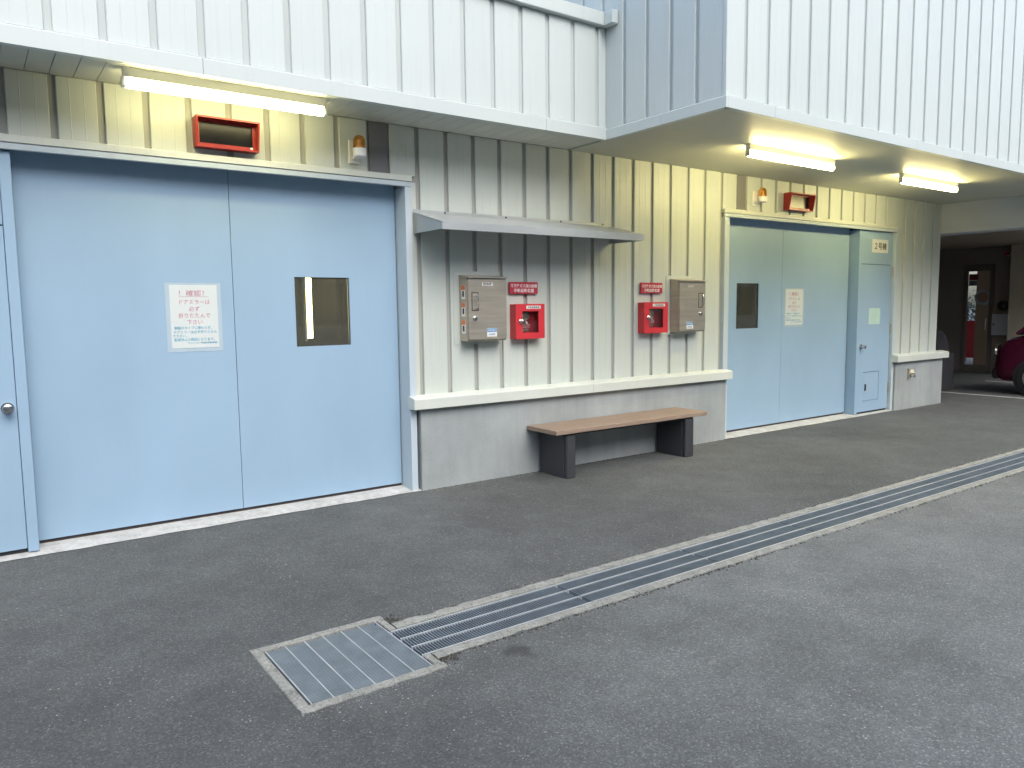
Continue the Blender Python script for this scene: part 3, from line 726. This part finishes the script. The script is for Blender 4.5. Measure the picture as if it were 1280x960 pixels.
# ------------------------------------------------------------------ bench
Bn = thing('wooden_bench', (5.2, -.27, 0), 'low bench with a brown board seat and charcoal slab legs against the plinth', 'bench')
sx0, sx1 = 4.19, 6.215
for k in range(1):
    build(MB().box(sx0, sx1, -.505, -.065, .415, .456, .004), 'seat', 'wood', Bn)
for x0, x1 in ((4.325, 4.418), (5.905, 6.018)):
    L = build(MB().box(x0, x1, -.44, -.08, 0, .396, .006), 'leg', 'legs', Bn)
    build(MB().box(x0+.004, x1+.014, -.485, -.443, 0.0, .396, .008), 'leg_post', 'legs', L)
    build(MB().box(x0-.01, x1+.012, -.475, -.09, .397, .4145, .002), 'leg_cap', 'legs', L)
for y in (-.40, -.16): build(MB().box(4.44, 5.89, y-.02, y+.02, .385, .414, .003), 'seat_rail', 'legs', Bn)

# ------------------------------------------------------------------ wall tap
W = thing('wall_tap', (11.27, -.055, .45), 'small metal tap with a yellowed disc on the right plinth', 'tap')
build(MB().box(11.205, 11.235, -.075, -.0555, .44, .60, .004), 'tap_plate', 'steel', W)
build(MB().lathe([(.052, 0), (.052, -.018), (.040, -.026)], (11.32, -.0555, .525), 1, 18), 'wall_disc', 'pillar', W, True)
build(MB().tube([(11.25, -.056, .52), (11.25, -.12, .52), (11.25, -.135, .505), (11.25, -.135, .47)], .013, 10), 'tap_spout', 'chrome', W, True)

# ------------------------------------------------------------------ car park beyond the tower
XF = 18.4
P_ = thing('car_park_building', (XF, 2, 0), 'dim car park interior with brown ceiling beyond the tower corner', 'building')
build(MB().box(12.15, 12.55, YR+.13, 6, 2.60, ZS-.003), 'concrete_beam', 'beam', P_)
build(MB().box(12.552, XF+.3, YR+.13, 6, 2.77, 2.84), 'ceiling_board', 'brownceil', P_)
gd = (1.74, 2.37, .0, 2.40)
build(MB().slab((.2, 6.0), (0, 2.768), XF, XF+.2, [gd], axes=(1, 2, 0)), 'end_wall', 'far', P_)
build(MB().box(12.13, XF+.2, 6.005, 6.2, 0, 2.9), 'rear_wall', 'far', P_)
build(MB().box(XF-.3, XF-.002, .55, 1.33, 0, 2.768, .01), 'pillar', 'pillar', P_)
gdoor = part('glass_door', (XF, 2.05, 0), P_, 'bronze framed glass door')
build(MB().slab((gd[0], gd[1]), (0, 2.40), XF-.03, XF+.05, [(gd[0]+.08, gd[1]-.08, .16, 2.25)], axes=(1, 2, 0)), 'door_frame', 'frame', gdoor)
build(MB().box(XF+.005, XF+.012, gd[0]+.078, gd[1]-.078, .158, 2.252), 'door_glass', 'glass', gdoor)
build(MB().tube([(XF-.03, gd[0]+.11, .95), (XF-.08, gd[0]+.11, .95), (XF-.08, gd[0]+.11, 1.2), (XF-.03, gd[0]+.11, 1.2)], .012, 8), 'pull_handle', 'chrome', gdoor, True)
# round emblem on the glass
em = thing('door_emblem', (XF, 1.95, 1.6), 'round grey emblem on the glass door', 'emblem')
build(MB().lathe([(.17, -.001), (.17, 0)], (XF-.004, 1.96, 1.66), 0, 28), 'emblem_disc', 'sleeve', em)
build(MB().lathe([(.12, -.001), (.12, 0)], (XF-.0055, 1.96, 1.67), 0, 24), 'emblem_face', 'tan', em)
# things seen through the door
o = tag(box('screen_wall', 'tan', None, 20.2, 20.3, 1.0, 2.86, 0, 3.0), 'tan screen wall behind the glass door', 'wall')
rb = thing('red_banner', (20.8, 3.3, 0), 'red banner standing outside behind the glass door', 'banner')
build(MB().box(20.8, 20.82, 3.0, 3.5, .15, 1.1, .002), 'banner_cloth', 'red', rb); build(MB().tube([(20.83, 3.52, 0), (20.83, 3.52, 1.9)], .015, 8), 'banner_pole', 'white', rb)
po = thing('red_poster', (XF, 2.2, 1.95), 'small red and white poster inside the top of the glass door', 'poster')
build(MB().box(XF+.014, XF+.016, 2.08, 2.27, 2.05, 2.19), 'poster_top', 'redsign', po); build(MB().box(XF+.014, XF+.016, 2.08, 2.27, 1.93, 2.048), 'poster_bottom', 'paper', po)
pl = thing('leafy_shrub', (21.5, 3.6, 0), 'green shrub outside behind the glass door', 'shrub')
lm = MB(); rnd = random.Random(3)
for k in range(700):
    c = Vector((21.5+rnd.gauss(0, .22), 3.6+rnd.gauss(0, .28), 1.25+rnd.gauss(0, .26)))
    a = Vector((rnd.uniform(-1, 1), rnd.uniform(-1, 1), rnd.uniform(-1, 1))).normalized(); b = a.orthogonal().normalized(); s_ = rnd.uniform(.03, .06)
    lm.add([c-a*s_, c+b*s_*.5, c+a*s_, c-b*s_*.5], [(0, 1, 2, 3)])
build(lm, 'foliage', 'leaf', pl)['kind'] = 'stuff'
build(MB().tube([(21.5, 3.6, 0), (21.48, 3.62, .6), (21.5, 3.6, 1.2)], [.04, .03, .015], 8), 'stem', 'wood', pl)
# meter cabinet, intercom, red lamp on the end wall
mc = thing('meter_cabinet', (XF, 1.55, .8), 'pale grey wall cabinet right of the glass door', 'cabinet')
build(MB().box(XF-.12, XF-.001, 1.37, 1.71, .84, 1.30, .006), 'cabinet_body', 'beam', mc); build(MB().box(XF-.13, XF-.121, 1.66, 1.68, 1.05, 1.10), 'cabinet_lock', 'blackmatte', mc)
ic = thing('intercom', (XF, 1.55, 1.4), 'dark round intercom above the wall cabinet', 'intercom')
build(MB().lathe([(.11, 0), (.11, -.05), (.08, -.07)], (XF-.001, 1.53, 1.48), 0, 20), 'intercom_case', 'blackmatte', ic, True); build(MB().lathe([(.03, 0), (.02, -.012)], (XF-.0715, 1.51, 1.46), 0, 12), 'intercom_button', 'chrome', ic, True)
rl = thing('alarm_lamp', (XF, 1.46, 2.6), 'small red alarm lamp high on the dim end wall', 'lamp')
build(MB().lathe([(.05, 0), (.05, -.03)], (XF-.001, 1.50, 2.60), 0, 16), 'lamp_base', 'white', rl, True); build(MB().lathe([(.045, 0), (.04, -.05), (.02, -.07)], (XF-.0315, 1.50, 2.60), 0, 16), 'lamp_dome', 'red', rl, True)
# dark covered bundle peeping out behind the tower corner
cb = thing('covered_bundle', (14.05, .95, 0), 'dark cloth covered bundle standing behind the tower corner', 'bundle')
build(MB().box(13.85, 14.25, .66, 1.15, 0, .66, .01), 'crate', 'cover', cb)
rnd = random.Random(5); vs = []; fs = []; n = 18; rings = [(0.662, .23), (.78, .225), (.92, .20), (1.03, .15), (1.075, .07)]
for z, r in rings:
    for j in range(n):
        q = 2*math.pi*j/n; rr = r*(1+.10*math.sin(5*q+z*3)+rnd.uniform(-.04, .04)); vs.append((14.05+rr*math.cos(q)*.9, .93+rr*math.sin(q), z+rnd.uniform(-.012, .012) if z > .7 else z))
for i in range(len(rings)-1):
    for j in range(n): fs.append((i*n+j, i*n+(j+1) % n, (i+1)*n+(j+1) % n, (i+1)*n+j))
fs += [tuple(range(n))[::-1], tuple(range((len(rings)-1)*n, len(rings)*n))]
build(MB().add(vs, fs), 'cloth_cover', 'cover', cb, True)

# ------------------------------------------------------------------ parked car (nose towards +y)
C = thing('parked_car', (15.05, -1.9, 0), 'dark magenta small car with its nose just in view at the right edge', 'car')
xl, xr = 14.25, 15.85; xc = (xl+xr)/2
def section(y, zb, zt, half, tuck):
    """closed ring of the body across x at this y"""
    pts = []
    for s_ in (-1, 1):
        pass
    prof = [(half*.86, zb), (half*.98, zb+.10), (half, zb+.30*(zt-zb)), (half*.985, zb+.66*(zt-zb)), (half*(1-tuck), zt-.05*(zt-zb)), (half*(1-tuck)*.8, zt)]
    ring = [(xc-a, y, z) for a, z in prof]+[(xc+a, y, z) for a, z in prof[::-1]]
    return ring
secs = [(.07, .36, .60, .60, .05), (.02, .26, .70, .70, .05), (-.08, .22, .86, .76, .06), (-.16, .22, .945, .79, .08), (-.45, .22, 1.02, .80, .08), (-.75, .22, 1.06, .80, .06), (-1.5, .22, 1.05, .80, .05), (-2.8, .22, 1.06, .80, .05), (-3.3, .22, 1.04, .78, .05), (-3.42, .30, .98, .72, .05), (-3.46, .36, .80, .64, .05)]
vs = []; fs = []
for s_ in secs: vs += section(*s_)
n = 12
for i in range(len(secs)-1):
    for j in range(n): fs.append((i*n+j, i*n+(j+1) % n, (i+1)*n+(j+1) % n, (i+1)*n+j))
fs += [tuple(range(n)), tuple(range((len(secs)-1)*n, len(secs)*n))[::-1]]
body = build(MB().add(vs, fs), 'body', 'carpaint', C, True)
cab = [(-.30, 1.00, 1.04, .74), (-.70, 1.03, 1.42, .66), (-1.15, 1.03, 1.60, .61), (-2.0, 1.03, 1.64, .61), (-2.9, 1.03, 1.60, .60), (-3.32, 1.0, 1.10, .70)]
vs = []; fs = []
for y, zb, zt, hf in cab: vs += [(xc-.755, y, zb), (xc-hf, y, zt), (xc+hf, y, zt), (xc+.755, y, zb)]
for i in range(len(cab)-1):
    for j in range(4): fs.append((i*4+j, i*4+(j+1) % 4, (i+1)*4+(j+1) % 4, (i+1)*4+j))
fs += [(0, 1, 2, 3), (20, 23, 22, 21)]
build(MB().add(vs, fs), 'cabin_glass', 'carglass', C)
build(MB().add([(xc-.58, -1.12, 1.612), (xc+.58, -1.12, 1.612), (xc+.59, -2.0, 1.652), (xc-.59, -2.0, 1.652), (xc+.57, -2.9, 1.612), (xc-.57, -2.9, 1.612),
               (xc-.62, -1.08, 1.575), (xc+.62, -1.08, 1.575), (xc+.625, -2.0, 1.61), (xc-.625, -2.0, 1.61), (xc+.615, -2.94, 1.575), (xc-.615, -2.94, 1.575)],
              [(0, 1, 2, 3), (3, 2, 4, 5), (0, 6, 7, 1), (1, 7, 8, 2), (2, 8, 10, 4), (4, 10, 11, 5), (5, 11, 9, 3), (3, 9, 6, 0)]), 'roof', 'carpaint', C, True)
for s_ in (-1, 1):
    for y in (-1.05, -1.95, -2.85): build(MB().tube([(xc+s_*.765, y+.06, 1.03), (xc+s_*.615, y-.02, 1.61)], .028, 6), 'roof_pillar', 'carpaint', C)
    build(MB().tube([(xc+s_*.765, -.30, 1.02), (xc+s_*.675, -.70, 1.41), (xc+s_*.615, -1.12, 1.60)], .026, 6), 'roof_pillar', 'carpaint', C)
    build(MB().lathe([(.11, .0), (.12, .03), (.09, .05)], (xc+s_*.57, .02, .72), 1, 18), 'headlight', 'chrome', C, True)
    build(MB().box(xc+s_*.86-.06, xc+s_*.86+.06, -.72, -.60, 1.03, 1.17, .02), 'side_mirror', 'carpaint', C)
    for y in (-.62, -2.85):
        w0 = xc+s_*.70
        wh_ = build(MB().lathe([(.19, -.085), (.275, -.085), (.295, -.06), (.295, .06), (.275, .085), (.19, .085)], (w0+s_*.035, y, .295), 0, 28), 'wheel', 'tyre', C, True)
        build(MB().lathe([(.19, -.03), (.18, 0), (.06, s_*.02), (.03, s_*.03)] if False else [(.185, -.088), (.185, .088)], (w0+s_*.038, y, .295), 0, 20), 'rim', 'rim', wh_)
        build(MB().lathe([(.335, -.012), (.335, .012)], (xc+s_*.792, y, .30), 0, 28), 'wheel_arch', 'blackmatte', C)
build(MB().box(xc-.66, xc+.66, .0, .10, .24, .42, .03), 'bumper', 'blackmatte', C)
build(MB().box(xc-.60, xc+.60, .06, .085, .47, .53, .008), 'grille', 'chrome', C)
build(MB().box(xc-.165, xc+.165, .10, .112, .32, .485, .003), 'number_plate', 'white', C)

# ------------------------------------------------------------------ block of flats across the yard, behind the viewer (shades the low sky)
OB = thing('apartment_block', (6, -16, 0), 'beige plastered apartment block facing the doors across the yard', 'building')
holes = [(x, x+1.8, z, z+1.3) for x in range(-36, 46, 4) for z in (1.1, 3.9, 6.7)]
build(MB().slab((-40, 50), (0, 8.7), -16.0, -16.3, holes), 'front_wall', 'oppwall', OB)
build(MB().box(-40, 50, -28, -16.31, 8.4, 8.7), 'roof', 'oppwall', OB)
build(MB().box(-40, 50, -28.3, -28.0, 0, 8.7), 'rear_wall', 'oppwall', OB)
for x0 in (-40.0, 49.7): build(MB().box(x0, x0+.3, -27.99, -16.31, 0, 8.39), 'side_wall', 'oppwall', OB)
wm = MB().box(-.9, .9, -.03, .0, 0, 1.3).mesh('window', 'carglass'); fm = MB().box(-.03, .03, .0, .03, 0, 1.3).mesh('mullion', 'frame')
for h in holes:
    o = put('window', wm, (h[0]+.9, -16.18, h[2]), OB); put('mullion', fm, (h[0]+.9, -16.18, h[2]), o)

# ------------------------------------------------------------------ loose grit gathered along the plinths and kerbs
gm = MB(); rnd = random.Random(11)
def grit(n, fx, fy, s0, s1):
    for k in range(n):
        c = Vector((fx(), fy(), 0)); s_ = rnd.uniform(s0, s1); q = rnd.uniform(0, 3)
        p = [c+Vector((s_*math.cos(q+a*2.1)*rnd.uniform(.7, 1.2), s_*math.sin(q+a*2.1)*rnd.uniform(.7, 1.2), -.001)) for a in range(3)]
        gm.add(p+[c+Vector((0, 0, s_*rnd.uniform(.5, .9)))], [(0, 1, 2), (0, 3, 1), (1, 3, 2), (2, 3, 0)])
grit(500, lambda: rnd.uniform(3.1, 7.0), lambda: -.06-abs(rnd.gauss(0, .05)), .002, .006)
grit(300, lambda: rnd.uniform(10.9, 12.3), lambda: -.06-abs(rnd.gauss(0, .04)), .002, .006)
grit(700, lambda: rnd.uniform(-.6, 10.8), lambda: -.055-abs(rnd.gauss(0, .08)), .002, .005)
grit(900, lambda: rnd.uniform(1.7, 10), lambda: TY1+abs(rnd.gauss(0, .05)), .002, .006)
grit(900, lambda: rnd.uniform(1.7, 10), lambda: TY0-abs(rnd.gauss(0, .05)), .002, .006)
grit(260, lambda: rnd.uniform(.9, 1.65), lambda: PY0-abs(rnd.gauss(0, .04)), .002, .005)
grit(1400, lambda: rnd.uniform(-1, 9), lambda: rnd.uniform(-5.2, -.1), .0015, .0045)
gt = build(gm, 'grit', 'kerb'); gt['kind'] = 'stuff'; gt['label'] = 'loose grit scattered on the asphalt along plinth and drain'

gm = MB()
grit(420, lambda: rnd.uniform(1.6, 4.2), lambda: TY0-.012-abs(rnd.gauss(0, .012)), .003, .010)
grit(300, lambda: rnd.uniform(4.2, 9), lambda: TY0-.012-abs(rnd.gauss(0, .012)), .003, .010)
grit(260, lambda: rnd.uniform(1.6, 9), lambda: TY1+.012+abs(rnd.gauss(0, .010)), .003, .008)
grit(160, lambda: rnd.gauss(1.62, .03), lambda: rnd.gauss(TY1+.03, .03), .003, .009)
grit(160, lambda: rnd.gauss(1.63, .03), lambda: rnd.gauss(TY0-.02, .03), .003, .009)
grit(500, lambda: rnd.uniform(3.08, 7.07), lambda: -.058-abs(rnd.gauss(0, .010)), .003, .008)
sd = build(gm, 'soil_crumbs', 'soil'); sd['kind'] = 'stuff'; sd['label'] = 'dark soil crumbs gathered against the drain kerb and plinth foot'
